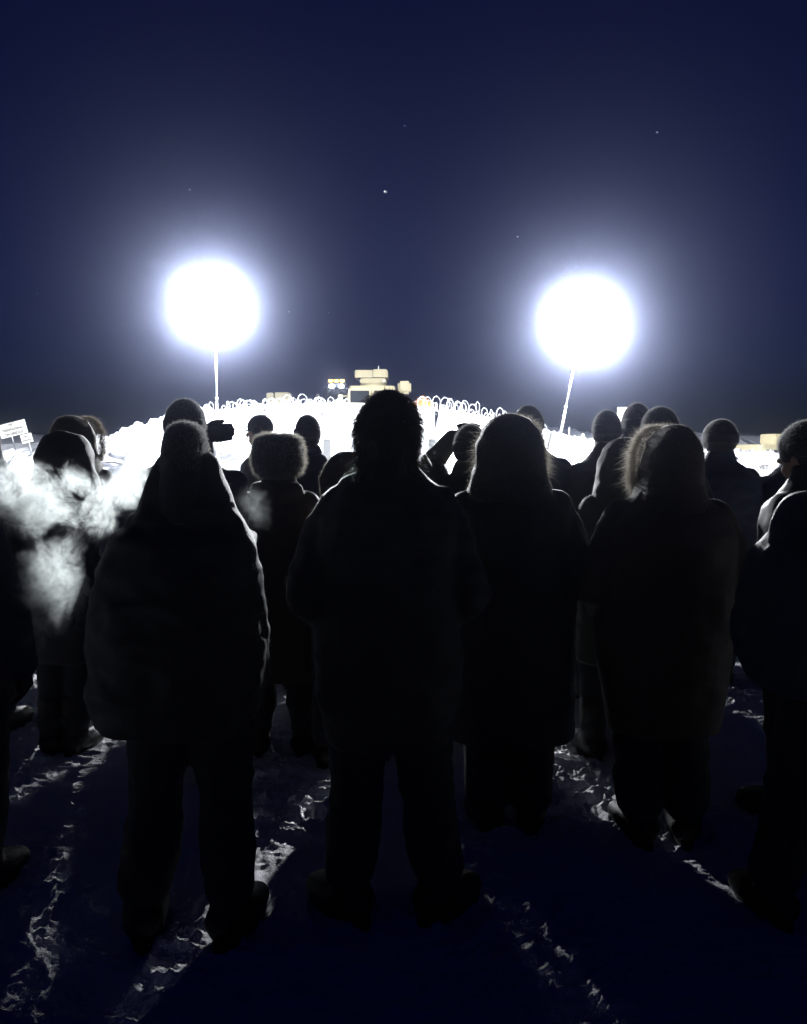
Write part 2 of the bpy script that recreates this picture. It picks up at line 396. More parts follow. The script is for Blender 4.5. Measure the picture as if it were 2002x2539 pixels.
# ------------------------------------------------------------------ vehicles on the bank
def armoured_truck(loc, rz, label, turret=True):
    t = empty('armoured_truck', loc, rz); tag(t, label, 'armoured truck', 'tan armoured trucks on the bank')
    bm = bmesh.new()
    # hull: V-shaped base, sloped bonnet, boxy cab (front faces -Y)
    loft(bm, [(0, .3, .55, .75, 2.3), (0, .3, 1.0, 1.18, 2.6), (0, .4, 1.55, 1.2, 2.5)], 4*8, 12)
    loft(bm, [(0, .9, 1.5, 1.2, 2.0), (0, .95, 2.1, 1.16, 1.9), (0, 1.0, 2.62, 1.02, 1.75)], 4*8, 12)
    box(bm, -.95, .95, -2.35, -1.0, 1.5, 1.72, .06)
    build('hull', bm, M['tan'], t)
    for sx in (-1, 1):
        bm = bmesh.new(); box(bm, sx*.52-.42, sx*.52+.42, -1.12, -1.06, 1.85, 2.38, .02)
        w = build('windscreen', bm, M['glass'], t)
        bm = bmesh.new()
        x0, x1 = sx*.52-.50, sx*.52+.50
        for a in ((x0, x1, 1.77, 1.85), (x0, x1, 2.38, 2.46)): box(bm, a[0], a[1], -1.17, -1.09, a[2], a[3], .01)
        for a in ((x0, x0+.08), (x1-.08, x1)): box(bm, a[0], a[1], -1.17, -1.09, 1.853, 2.377, .01)
        build('window_frame', bm, M['tan'], w)
        bm = bmesh.new(); box(bm, sx*1.36-.11, sx*1.36+.11, -1.35, -1.27, 1.75, 2.2, .03); tube(bm, (sx*1.1, -1.1, 2.15), (sx*1.36, -1.3, 2.1), .02); build('mirror', bm, M['tan'], t)
        bm = bmesh.new(); ball(bm, (sx*.85, -2.32, 1.25), (.11, .06, .11)); build('headlight', bm, M['glass'], t, True)
        for y in (-1.6, 2.0):
            bm = bmesh.new(); tube(bm, (sx*.85, y, .58), (sx*1.22, y, .58), .58, .58, 28)
            wh = build('wheel', bm, M['rubber'], t)
            bm = bmesh.new(); tube(bm, (sx*1.225, y, .58), (sx*1.25, y, .58), .3, .26, 20); build('rim', bm, M['tan'], wh)
    bm = bmesh.new(); box(bm, -1.1, 1.1, -2.5, -2.36, .7, 1.0, .03); build('bumper', bm, M['tan'], t)
    if turret:
        bm = bmesh.new(); tube(bm, (0, .7, 2.62), (0, .7, 2.80), .62, .58, 28); box(bm, -.58, .62, -.0, 1.3, 2.78, 3.02, .05)
        u = build('turret', bm, M['tan'], t)
        bm = bmesh.new()
        box(bm, -.78, .02, -.12, -.04, 3.03, 3.37, .02); box(bm, .03, .66, -.16, -.07, 3.04, 3.40, .02)
        box(bm, -.80, -.72, -.04, 1.3, 3.03, 3.35, .02); box(bm, .62, .70, -.06, 1.3, 3.03, 3.36, .02)
        build('gun_shield', bm, M['tan'], u)
        bm = bmesh.new(); tube(bm, (.28, -.1, 3.36), (.28, -.1, 3.55), .02); build('antenna', bm, M['sign'], u)
        bm = bmesh.new(); tube(bm, (.52, .2, 2.85), (.52, -.18, 2.88), .06); build('spotlight', bm, M['sign'], u)
        bm = bmesh.new(); box(bm, 1.15, 1.75, -.4, .4, 2.3, 2.86, .10); box(bm, 1.0, 1.2, -.2, .3, 2.3, 2.4); build('stowage_box', bm, M['tan'], t)
    else:
        bm = bmesh.new(); box(bm, -.2, .75, -.6, .6, 2.62, 3.1, .04); tube(bm, (.3, -.62, 2.78), (.3, -.75, 2.78), .12, .1, 12); build('roof_box', bm, M['tan'], t)
    return t
YV = 36.0
p = P(922, 953, YV); armoured_truck(Vector((p.x, YV+1, p.z-2.66)), 0, 'tan armoured truck with a shielded roof turret, behind the shaggy haired head')
p = P(1938, 1100, YV); armoured_truck(Vector((p.x, YV+1, p.z-2.66)), R(8), 'tan armoured truck with a box on its roof, at the right edge behind the crowd', False)
# dark truck with light bar
YD = 44.0
p = P(832, 994, YD); t = empty('dark_truck', Vector((p.x, YD, p.z-1.15))); tag(t, 'dark truck with a lit roof light bar beside the tan armoured truck', 'truck')
bm = bmesh.new(); loft(bm, [(0, 1.2, .35, .82, 2.3), (0, 1.2, 1.1, .86, 2.35), (0, 1.2, 1.25, .8, 2.25)], 32, 8)
loft(bm, [(0, 1.6, 1.2, .78, 1.5), (0, 1.7, 1.9, .62, 1.2)], 32, 8); build('body', bm, M['darkmetal'], t, False)
bm = bmesh.new(); loft(bm, [(0, -.02, 1.32, .66, .04), (0, .22, 1.84, .54, .04)], 16, 8); build('windscreen', bm, M['glass'], t)
for sx in (-1, 1):
    bm = bmesh.new(); box(bm, sx*.98-.09, sx*.98+.09, .2, .28, 1.25, 1.55, .03); tube(bm, (sx*.7, .3, 1.35), (sx*.98, .24, 1.38), .02); build('mirror', bm, M['sign'] if sx < 0 else M['tan'], t)
    bm = bmesh.new(); ball(bm, (sx*.62, -1.16, .85), (.1, .05, .08)); build('headlight', bm, M['glass'], t, True)
    for y in (-.3, 2.6):
        bm = bmesh.new(); tube(bm, (sx*.68, y, .4), (sx*.88, y, .4), .4, .4, 24); build('wheel', bm, M['rubber'], t)
bm = bmesh.new(); box(bm, -.9, .9, -1.35, -1.2, .45, .68, .05); build('bumper', bm, M['steel'], t)
bm = bmesh.new(); box(bm, -.50, .50, .85, 1.05, 2.08, 2.22, .02); box(bm, -.4, -.35, .9, 1.0, 1.85, 2.1); box(bm, .35, .4, .9, 1.0, 1.85, 2.1)
lbar = build('light_bar', bm, M['plastic'], t)
amber = emit('amber_lamp', (1, .62, .12), 5); wl_ = emit('white_lamp', (1, 1, .95), 90)
for k in range(3):
    bm = bmesh.new(); box(bm, -.44+k*.31, -.18+k*.31, .83, .86, 2.225, 2.36, .02); build('beacon', bm, amber, lbar)
for sx in (-.27, .27):
    bm = bmesh.new(); ball(bm, (sx, .80, 1.98), (.13, .05, .13)); build('work_lamp', bm, wl_, lbar, True)
# small tan box body far on the left of the bank
p = P(683, 1012, 40); bm = bmesh.new(); box(bm, -.35, .0, -.5, .5, 0, .72, .03); box(bm, .05, .75, -.5, .5, 0, .74, .03); box(bm, -.36, .76, -.4, .4, .0, .5, .02)
o = build('storage_box', bm, M['tan']); o.location = p; tag(o, 'small tan box in two blocks standing on the bank, left of the dark truck', 'box')
# orange tarp heap
p = P(1048, 1008, 34); bm = bmesh.new(); ball(bm, (0, 0, .0), (.30, .3, .42)); ball(bm, (.22, -.1, -.05), (.25, .25, .25)); ball(bm, (-.25, 0, -.1), (.25, .25, .25))
me = remesh(bm, .05); wrinkle(me, .08, 3); o = link('tarp', me, M['orange']); o.location = p; tag(o, 'small orange tarp heap behind the razor wire', 'tarp')
# white sign board behind the heads at the right
def board(name, px, py, Y, w, h, post, rz, label, lines=(), tilt=0):
    c = P(px, py, Y); g0 = float(terrain(np.array([c.x]), np.array([Y]))[0])
    base = Vector((c.x, Y, g0)); t = empty(name, base); tag(t, label, 'sign'); H = c.z-g0
    bm = bmesh.new(); box(bm, -w/2, w/2, -.02, 0, -h/2, h/2, .004)
    Mx = Matrix.Translation((0, 0, H)) @ Matrix.Rotation(tilt, 4, 'Y')
    bm.transform(Mx); build('panel', bm, M['sign'], t)
    bm = bmesh.new()
    for dx in post:
        a = Mx @ Vector((dx, .03, h/2-.06)); b = Mx @ Vector((dx, .03, -h/2-.1)); e = b+(b-a).normalized()*((b.z+.25)/abs((b-a).normalized().z))
        tube(bm, a, e, .022, .022, 8)
    build('post', bm, M['steel'], t)
    for s, x, z, size in lines:
        cu = bpy.data.curves.new('lettering', 'FONT'); cu.body = s; cu.size = size; cu.align_x = 'CENTER'; cu.align_y = 'CENTER'; cu.extrude = .002; cu.offset = size*.02
        tmp = bpy.data.objects.new('tmp', cu); col.objects.link(tmp)
        dg = bpy.context.evaluated_depsgraph_get(); dg.update()
        me = bpy.data.meshes.new_from_object(tmp.evaluated_get(dg)); bpy.data.objects.remove(tmp)
        me.transform(Mx @ Matrix.Translation((x, -.024, z)) @ Matrix.Rotation(R(90), 4, 'X'))
        link('lettering', me, M['letter'], t)
    return t
board('warning_sign', 33, 1064, 33, 1.12, .56, (-.15,), 0, 'larger tilted white NO TRESPASSING sign on a thin post at the left edge',
      [('NO', 0, .19, .17), ('TRESPASSING', 0, .0, .15), ('ON BRIDGE', 0, -.18, .15)], tilt=R(-14))
board('warning_sign', 67, 1087, 32.6, .46, .36, (.02,), 0, 'smaller tilted white sign hanging lower, right of the large tilted sign',
      [('NO', 0, .08, .12), ('PARKING', 0, -.08, .09)], tilt=R(-14))
board('notice_board', 1552, 1030, 31.5, .66, .62, (-.2, .2), 0, 'plain white board between the two round heads right of the leaning tower')
board('banner', 1893, 1160, 28, .62, .50, (-.25, .25), 0, 'white banner with dark letters below the armoured truck at the right', [('VET', 0, .02, .2)])
p = P(1446, 1105, 30.5); bm = bmesh.new(); tube(bm, (0, 0, -.2), (0, 0, .42), .045, .04, 10); ball(bm, (0, 0, .42), (.05, .05, .03))
o = build('marker_post', bm, M['sign'], None, True); o.location = p; tag(o, 'short white marker post standing on the snow right of the leaning tower', 'post')
# near concrete barrier seen through the gap at the right
for k, (x, y) in enumerate(((5.55, 12.6),)):
    jersey('concrete_barrier', 2.2, Vector((x+.25, y, gz(x, y)-.01)), R(8), 'grey concrete barrier low in the gap between the crowd and the right edge', 'concrete barriers nearer the crowd')
# two small grey blocks on the snow before the bank
for px, lab in ((812, 'grey concrete post block left of the shaggy haired head'), (1072, 'grey concrete post block right of the shaggy haired head')):
    p = P(px, 1128, 24); z0 = gz(p.x, 24); top = P(px, 1088, 24).z; bm = bmesh.new(); loft(bm, [(0, 0, -.05, .17, .17), (0, 0, top-z0-.06, .135, .135), (0, 0, top-z0, .12, .12)], 20, 5)
    o = build('bollard', bm, M['concrete']); o.location = (p.x, 24, z0); tag(o, lab, 'bollard', 'grey bollards before the bank')
# rocks / frozen clods on the left of the bank foot
for k, (px, py, sx, sz, lab) in enumerate(((300, 1128, .62, .14, 'flat dark rock on the bright snow right of the fur-edged hood'), (330, 1142, .5, .28, 'pointed grey rock on the bright snow beside the breath cloud'),
        (352, 1146, .35, .2, 'small grey rock nearest to the pointed black hood'), (278, 1152, .6, .08, 'thin dark slab lowest on the bright snow bank'), (214, 1098, .3, .22, 'dark lump on the bank crest beside the fur-edged hood'),
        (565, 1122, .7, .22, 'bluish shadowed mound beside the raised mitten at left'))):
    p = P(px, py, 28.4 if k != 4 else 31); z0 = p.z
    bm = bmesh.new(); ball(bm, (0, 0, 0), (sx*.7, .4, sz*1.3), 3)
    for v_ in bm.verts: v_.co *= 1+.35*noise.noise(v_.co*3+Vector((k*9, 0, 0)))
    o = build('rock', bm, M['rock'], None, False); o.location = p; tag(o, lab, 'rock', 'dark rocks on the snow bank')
# far treeline, a dark mass
bm = bmesh.new(); rr = random.Random(3)
def conifer(x, y, z, h, w):
    for k in range(7):
        t = k/7; zz = z+h*t; r = w*(1-t)*(.7+.5*rr.random()); n = 7
        top = bm.verts.new((x+rr.uniform(-.1, .1), y, zz+h*.3*(1-.3*t))); rg = [bm.verts.new((x+r*math.cos(6.283*i/n+t)*(.6+.6*rr.random()), y+r*math.sin(6.283*i/n+t), zz-.2*rr.random())) for i in range(n)]
        for i in range(n): bm.faces.new((rg[i], rg[(i+1) % n], top))
for k in range(150):
    px = rr.uniform(-200, 560); Y = rr.uniform(68, 90)
    yt = np.interp(px, [-200, 60, 110, 200, 300, 400, 500, 560], [1100, 1108, 1120, 1085, 1062, 1038, 1012, 1010])+rr.uniform(-12, 24)
    a = P(px, 1135, Y); b = P(px, yt, Y); conifer(a.x, Y, a.z, max(.5, b.z-a.z), rr.uniform(.6, 1.3))
o = build('treeline', bm, M['pine']); tag(o, 'dark far-off wood beyond the snow bank at the left', 'wood', kind='stuff')
# drifting snowflakes
for k, (px, py, s, lab) in enumerate(((956, 476, 1.6, 'largest snowflake, a white fleck high between the two lamps'), (1630, 328, 1.2, 'snowflake streak at the upper right of the sky'), (1284, 587, 1, 'tiny snowflake above left of the leaning tower lamps'),
        (471, 470, .8, 'tiny snowflake high above the left lamps'), (1004, 312, .9, 'faint snowflake near the top centre of the sky'), (93, 727, .6, 'tiny snowflake at the far left of the sky'), (717, 773, .6, 'tiny snowflake just right of the left lamps'), (816, 775, .5, 'tiny snowflake midway between the lamps'))):
    p = P(px, py, 4+k*.3); bm = bmesh.new()
    for a in range(6):
        c_, s_ = math.cos(a*math.pi/3), math.sin(a*math.pi/3); tube(bm, (0, 0, 0), (c_*.006, .0, s_*.004), .0012, .0006, 5)
    ball(bm, (0, 0, 0), .0022, 1)
    o = build('snowflake', bm, M['flake']); o.location = p; o.scale = (s, s, s); tag(o, lab, 'snowflake', 'drifting snowflakes in the night sky')

# ------------------------------------------------------------------ people
def add_hand(bm, w, d, side, s=1.0, curl=.45, infl=0.0, palmn=None):
    """wrist at w, pointing along d; palmn = palm normal. Five separate fingers."""
    d = Vector(d).normalized(); pn = Vector(palmn or (side*-1, 0, 0)); pn = (pn-d*pn.dot(d)).normalized(); x = d.cross(pn).normalized()*side
    i = infl
    c0 = w; c1 = w+d*.085*s
    for k in range(4):
        off = (k-1.5)*.0205*s
        chain(bm, [c0+x*off*.7, c1+x*off], [.016*s+i, .0135*s+i], 8, 1)
    L = [.068, .078, .073, .058]
    for k in range(4):
        off = (1.5-k)*.0225*s
        a = c1+x*off; r = .0090*s+i*.8; l = L[k]*s; pts = [a]; ang = .15
        for q, fr in enumerate((.45, .32, .23)):
            ang += curl*(1, .9, .6)[q]; pts.append(pts[-1]+(d*math.cos(ang)+pn*math.sin(ang))*l*fr)
        chain(bm, pts, [r, r*.95, r*.88, r*.78], 8, 1)
    a = c0+d*.022*s+x*.034*s; td = (d*.75+x*.55+pn*.45).normalized(); td2 = (d*.95+x*.1+pn*.5).normalized()
    chain(bm, [a, a+td*.034*s, a+td*.034*s+td2*.028*s, a+td*.034*s+td2*.05*s], [.0135*s+i, .012*s+i, .010*s+i, .0085*s+i], 8, 1)

def limb_pts(H, side, pose, sw):
    sh = Vector((side*sw, 0, .80*H))
    up, fo = .17*H, .145*H
    if pose == 'down': e = sh+Vector((side*.07, .02, -up)); w = e+Vector((side*.01, .07, -fo)); hd = Vector((0, .25, -1)); pn = Vector((-side, 0, 0))
    elif pose == 'out': e = sh+Vector((side*.13, -.0, -up*.95)); w = e+Vector((side*-.02, .10, -fo*.9)); hd = Vector((-side*.1, .35, -1)); pn = Vector((-side, .2, 0))
    elif pose == 'pocket': e = sh+Vector((side*.11, -.05, -up)); w = e+Vector((-side*.06, .19, -fo*.45)); hd = Vector((-side*.5, .6, -.3)); pn = Vector((-side*.5, -.8, 0))
    elif pose == 'raised': e = sh+Vector((side*.06, .20, .15)); w = e+Vector((-side*.13, -.02, .15)); hd = Vector((-side*.6, .0, .6)); pn = Vector((-side*.6, -.0, -.6))
    elif pose == 'beside': e = sh+Vector((-side*.19, .22, -.03)); w = e+Vector((side*.015, -.02, fo)); hd = Vector((side, .05, .1)); pn = Vector((0, 1, 0))
    return sh, e, w, hd, pn

fuzz_grey = fuzzmat('wool_fuzz', (.42, .41, .40)); fuzz_dark = fuzzmat('dark_fuzz', (.25, .24, .24))
pid = 0
def person(cx, top, Y, label, gear='beanie', coatc=(.02, .02, .03), rz=0., sw=.20, prof=None, hem=.31, feet=((-.12, 0), (.12, 0)), poseL='pocket', poseR='pocket',
           hw=1.0, splay=12, fine=False, hatc=(.02, .02, .025), boots=1.0, fluff=None, yaw=None, footx=None, legr=1.0, ground=None, Zadj=0, headturn=0, extra=None, wr=.010, hood_down=False, zip_=False, hooddrop=.13, hyaw=0, bodyx=0.0):
    global pid; pid += 1; sd = pid*7
    tp = P(cx, top, Y); z0 = gz(tp.x, Y)
    hat = {'beanie': .03, 'trapper': .035, 'hood': .035, 'cap': .018, 'hair': .03, 'bare': .02, 'narrow': .02}[gear]
    Htot = tp.z-z0+.012; H = Htot-hat
    hc = Vector((0, .02, H-.115)); base = Vector((tp.x, Y, z0-.012)); vox = .011 if fine else .014
    hx = .076*hw; hr = (hx, .096, .118)
    # ---- the body, one continuous surface
    bm = bmesh.new()
    ball(bm, hc, hr, 3); ball(bm, hc+Vector((0, .035, -.06)), (.055*hw, .06, .055), 2)               # skull, jaw
    tube(bm, hc+Vector((0, .08, .015)), hc+Vector((0, .118, -.028)), .009, .015, 8); ball(bm, hc+Vector((0, .112, -.03)), .014, 1)   # nose
    for s in (-1, 1):
        ball(bm, hc+Vector((s*(hx+.004), .0, -.01)), (.009, .02, .032), 2)                       # ears
        ball(bm, hc+Vector((s*.03, .085, .02)), (.02, .014, .008), 1)                              # brow
    ball(bm, hc+Vector((0, .09, -.066)), (.024, .012, .008), 1)                                    # lips
    chain(bm, [hc+Vector((0, -.01, -.05)), Vector((0, -.01, .83*H))], [.058, .066])
    loft(bm, [(0, 0, .46*H, .11, .09), (0, 0, .52*H, .165, .115), (0, 0, .60*H, .145, .10), (0, 0, .70*H, .165, .11), (0, 0, .78*H, .175, .115), (0, 0, .825*H, .13, .09), (0, 0, .85*H, .06, .06)], 24)
    legs = []
    for i, s in enumerate((-1, 1)):
        fx, fy = (footx[i] if footx else feet[i])
        hip = Vector((s*.085, 0, .50*H)); ank = Vector((fx, fy-.03, .075)); kn = hip.lerp(ank, .5)+Vector((0, .025, 0))
        an = R(-s*splay); fd = Vector((math.sin(-an), math.cos(an), 0))
        legs.append((hip, kn, ank, fd))
        chain(bm, [hip, hip.lerp(kn, .5), kn, kn.lerp(ank, .35), ank], [.085, .072, .053, .056, .040])
        chain(bm, [ank+Vector((0, 0, -.03))-fd*.03, ank+fd*.09+Vector((0, 0, -.035)), ank+fd*.17+Vector((0, 0, -.045))], [.036, .036, .026])
    arms = []
    for s, pose in ((-1, poseL), (1, poseR)):
        sh, e, w, hd, pn = limb_pts(H, s, pose, sw-.055); arms.append((s, sh, e, w, hd, pn))
        chain(bm, [sh-Vector((s*.04, 0, 0)), sh, sh.lerp(e, .5), e, e.lerp(w, .4), w], [.05, .052, .045, .038, .037, .026])
        add_hand(bm, w, hd, s, 1.0, .4, 0, pn)
    me = remesh(bm, .009 if gear in ('bare', 'cap') else .011, 1)
    root = link('person', me, M['skin']); root.location = base; root.rotation_euler = (0, 0, rz)
    tag(root, label, 'person')
    # ---- trousers and boots
    bm = bmesh.new(); loft(bm, [(0, 0, .45*H, .15, .12), (0, 0, .52*H, .185, .135), (0, 0, .60*H, .17, .125)], 24)
    for (hip, kn, ank, fd) in legs:
        chain(bm, [hip, hip.lerp(kn, .5), kn, kn.lerp(ank, .5), ank+Vector((0, 0, .10))], [.108*legr, .098*legr, .082*legr, .08*legr, .074*legr])
    me = remesh(bm, vox, 2); wrinkle(me, .014, sd); link('trousers', me, M['trouser'], root)
    for (hip, kn, ank, fd) in legs:
        b = boots; bm = bmesh.new(); sx = Vector((fd.y, -fd.x, 0))
        chain(bm, [ank+Vector((0, 0, .20)), ank+Vector((0, 0, .02)), ank-fd*.035+Vector((0, 0, -.015))], [.068*b, .062*b, .056*b])
        for k in (-1, 1):
            chain(bm, [ank-fd*.04+sx*k*.014, ank+fd*.08+sx*k*.022*b-Vector((0, 0, .012)), ank+fd*.165+sx*k*.016*b-Vector((0, 0, .022))], [.05*b, .05*b, .040*b])
        me = remesh(bm, .011, 2); v_ = verts_np(me); v_[:, 2] = np.maximum(v_[:, 2], .004); set_np(me, v_)
        bt = link('boot', me, M['boot'], root)
        bm = bmesh.new(); c = ank+fd*.06
        seg = 24; vs0 = []; vs1 = []
        for k in range(seg):
            t = 6.2832*k/seg; l = math.cos(t)*.155*b; wd = math.sin(t)*(.052+.010*math.cos(t))*b
            q = c+fd*l+sx*wd; vs0.append(bm.verts.new((q.x, q.y, -.004))); vs1.append(bm.verts.new((q.x, q.y, .026)))
        for k in range(seg): bm.faces.new((vs0[k], vs0[(k+1) % seg], vs1[(k+1) % seg], vs1[k]))
        bm.faces.new(vs0); bm.faces.new(vs1); build('sole', bm, M['rubber'], bt)
    # ---- coat
    cm = cloth('coat_cloth', coatc)
    bm = bmesh.new(); zs = H
    if prof is None:
        prof = [(hem, sw+.03), (.55, sw+.035), (.66, sw+.01), (.75, sw+.015), (.80, sw+.01), (.825, sw-.055), (.845, sw*.58), (.865, .098), (.885, .086), (.905, .074)]
    rings = []
    for (zf, r) in prof:
        ry = min(r*.72, .205) if zf < .8 else r*.66
        rings.append((bodyx*smooth(np.array((.85-zf)*3)).item(), 0, zf*H, r, max(ry, .06)))
    loft(bm, rings, 32, 2.3)
    for (s, sh, e, w, hd, pn) in arms:
        chain(bm, [sh-Vector((s*.05, 0, .01)), sh+Vector((0, 0, -.005)), sh.lerp(e, .5), e, e.lerp(w, .5), w-(w-e).normalized()*.01], [.074, .072, .074, .068, .060, .052])
    if hood_down: chain(bm, [Vector((-.09, -.07, .845*H)), Vector((0, -.12, .83*H)), Vector((.09, -.07, .845*H))], [.045, .06, .045])
    me = remesh(bm, vox, 3); wrinkle(me, wr, sd+1); coat = link('coat', me, cm, root)
    fuzz('cloth_fuzz', coat, 5200, .004, .0012, fuzz_dark, coat, .55*H, sd)
    for (s, sh, e, w, hd, pn) in arms:
        bm = bmesh.new(); chain(bm, [w-Vector(hd).normalized()*.05, w], [.044, .036], 10); add_hand(bm, w, hd, s, 1.0, .4, .0035, pn)
        me = remesh(bm, .006, 1); link('glove', me, M['glove'], root)
    # ---- headgear
    hm = cloth('hat_cloth', hatc, .6, .85)
    rot = Matrix.Rotation(hyaw, 3, 'Z')
    if gear in ('beanie', 'narrow'):
        bm = bmesh.new(); k = hw
        if gear == 'beanie': ball(bm, hc+Vector((0, -.005, .03)), (hx+.018, .114, .118), 3)
        else: loft(bm, [(0, 0, hc.z-.18, .10, .11), (0, -.01, hc.z-.10, hx+.024, .105), (0, -.005, hc.z-.03, hx+.019, .108), (0, 0, hc.z+.05, hx+.018, .105), (0, 0, hc.z+.095, hx+.010, .09), (0, 0, hc.z+.118, hx-.008, .07), (0, 0, hc.z+.128, hx-.03, .03)], 24)
        me = remesh(bm, .009, 2); wrinkle(me, .005, sd+2); ht = link('hat', me, hm, root)
        bm = bmesh.new()
        if gear == 'beanie': loft(bm, [(0, 0, hc.z-.005, hx+.014, .112), (0, 0, hc.z+.0, hx+.0195, .116), (0, 0, hc.z+.045, hx+.021, .117), (0, 0, hc.z+.055, hx+.016, .113)], 32)
        if gear == 'beanie': me = remesh(bm, .007, 1); cf = link('cuff', me, hm, ht)
        fuzz('fuzz', ht, 8000, .0055, .0012, fluff or fuzz_grey, ht, hc.z-.02, sd)
    elif gear == 'cap':
        bm = bmesh.new(); ball(bm, hc+Vector((0, -.005, .035)), (hx+.012, .108, .10), 3); me = remesh(bm, .009, 1)
        v_ = verts_np(me); v_[:, 2] = np.maximum(v_[:, 2], hc.z+.005); set_np(me, v_); ht = link('cap', me, hm, root)
        bm = bmesh.new(); loft(bm, [(0, .085, hc.z+.004, .070, .085), (0, .085, hc.z+.016, .066, .08)], 24); build('brim', bm, hm, ht, True)
        bm = bmesh.new()
        for s in (-1, 1):
            bm = bmesh.new(); ball(bm, hc+Vector((s*(hx+.008), -.02, 0)), (.022, .04, .045), 2); build('ear_flap', bm, hm, ht, True)
        bm = bmesh.new(); bm.free(); fuzz('fuzz', ht, 1500, .006, .0009, fuzz_dark, ht, seed=sd)
    elif gear == 'trapper':
        bm = bmesh.new(); loft(bm, [(0, 0, hc.z-.075, .085, .10), (0, 0, hc.z-.045, .118, .125), (0, 0, hc.z+.0, .132, .135), (0, 0, hc.z+.08, .13, .135), (0, 0, hc.z+.125, .115, .12), (0, 0, hc.z+.145, .07, .08)], 32, 2.6)
        me = remesh(bm, .010, 3); ht = link('fur_hat', me, hm, root)
        b_, d_ = surf_samples(me, 11000, sd); strands('fur', b_, d_, .017, .0013, fluff or M['furpale'], ht, jit=.35, seed=sd)
        for s in (-1, 1):
            bm = bmesh.new(); chain(bm, [hc+Vector((s*.085, .02, -.07)), hc+Vector((s*.10, .03, -.13))], [.018, .01]); fl = build('ear_flap', bm, hm, ht, True)
            bm = bmesh.new(); chain(bm, [hc+Vector((s*.10, .03, -.13)), hc+Vector((s*.108, .02, -.16)), hc+Vector((s*.102, .01, -.20))], [.004, .004, .003], 6, 1); build('tie_cord', bm, M['furpale'], fl)
    elif gear == 'hood':
        bm = bmesh.new(); a, b_ = hx+.042*hw, .135
        rings = [(0, 0, hc.z-.20, a+.075, b_+.02), (0, 0, hc.z-.15, a+.045, b_+.01), (0, 0, hc.z-.09, a+.024, b_+.0), (0, -.005, hc.z-.03, a+.014, b_+.005), (0, -.01, hc.z+.03, a+.008, b_+.005), (0, -.01, hc.z+.085, a-.010, b_-.02), (0, -.01, hc.z+.125, a-.042, b_-.055), (0, -.01, hc.z+.145, .03, .035)]
        loft(bm, rings, 32, 2.1); me = remesh(bm, .011, 3); wrinkle(me, .012, sd+2)
        v_ = verts_np(me); me.transform(Matrix.Translation(hc) @ rot.to_4x4() @ Matrix.Translation(-hc)); ht = link('hood', me, cm, root)
        fuzz('cloth_fuzz', ht, 1800, .005, .0011, fuzz_dark, ht, seed=sd)
        if fluff: fuzz('hood_fur', ht, 6000, .010, .0016, fluff if fluff is not M['furpale'] else M['furdark'], ht, seed=sd+3)
        if fluff:
            n = 9000; r = np.random.default_rng(sd); t = r.uniform(-.28*math.pi, 1.28*math.pi, n)
            bx = (a+.002+.03*np.clip(-np.sin(t), 0, 1))*np.cos(t); bz = .155*np.sin(t)*np.where(np.sin(t) > 0, .93, 1.); by = np.full(n, .085)+r.normal(0, .018, n)
            d_ = np.stack([np.cos(t)*1.0, -.25+0*t, np.sin(t)], 1)
            bs = np.stack([bx, by, bz-.005], 1); Rm = np.array(rot); bs = bs@Rm.T+np.array(hc); d_ = d_@Rm.T
            strands('fur_trim', bs, d_, .010+.022*np.abs(np.cos(t))*r.choice([.5, .8, 1.3], n), .0018, fluff, ht, bend=.7, jit=.55, seg=3, seed=sd)
    elif gear == 'hair':
        bm = bmesh.new(); ball(bm, hc+Vector((0, -.01, .01)), (hx+.030, .112, .132), 3); loft(bm, [(0, -.03, hc.z-.15, .080, .075), (0, -.025, hc.z-.09, .098, .09), (0, -.02, hc.z-.02, .108, .1), (0, -.01, hc.z+.05, .100, .09)], 24)
        me = remesh(bm, .009, 2); wrinkle(me, .012, sd+2); ht = link('hair', me, M['hair'], root)
        b_, d_ = surf_samples(me, 9000, sd); d2 = d_*.30; hr_ = b_[:, :2]-np.array([0, -.02]); hr_ /= np.linalg.norm(hr_, axis=1)[:, None]+1e-6; d2[:, :2] += hr_*.35*np.clip((b_[:, 2]-hc.z)/.1, 0, 1)[:, None]; d2[:, 2] -= .7
        strands('locks', b_, d2, .060, .0016, M['hair'], ht, bend=.4, jit=.25, seg=3, seed=sd)
        b_, d_ = surf_samples(me, 420, sd+1, hc.z-.02); strands('stray_hairs', b_, d_+np.array([0, 0, .0]), .045, .0012, M['hair'], ht, bend=.8, jit=.6, seg=3, seed=sd+1)
        b_, d_ = surf_samples(me, 1100, sd+2, -9); k_ = b_[:, 2] < hc.z-.08; b_ = b_[k_]; d_ = d_[k_]*1.1; d_[:, 2] -= .7
        strands('lower_curls', b_, d_, .085, .0018, M['hair'], ht, bend=.9, jit=.35, seg=4, seed=sd+2)
    if extra: extra(root, H, hc, sd, cm, hx)
    return root

N_, B_, O_, K_, G2 = (.018, .022, .045), (.045, .032, .022), (.030, .034, .022), (.016, .016, .018), (.04, .042, .048)
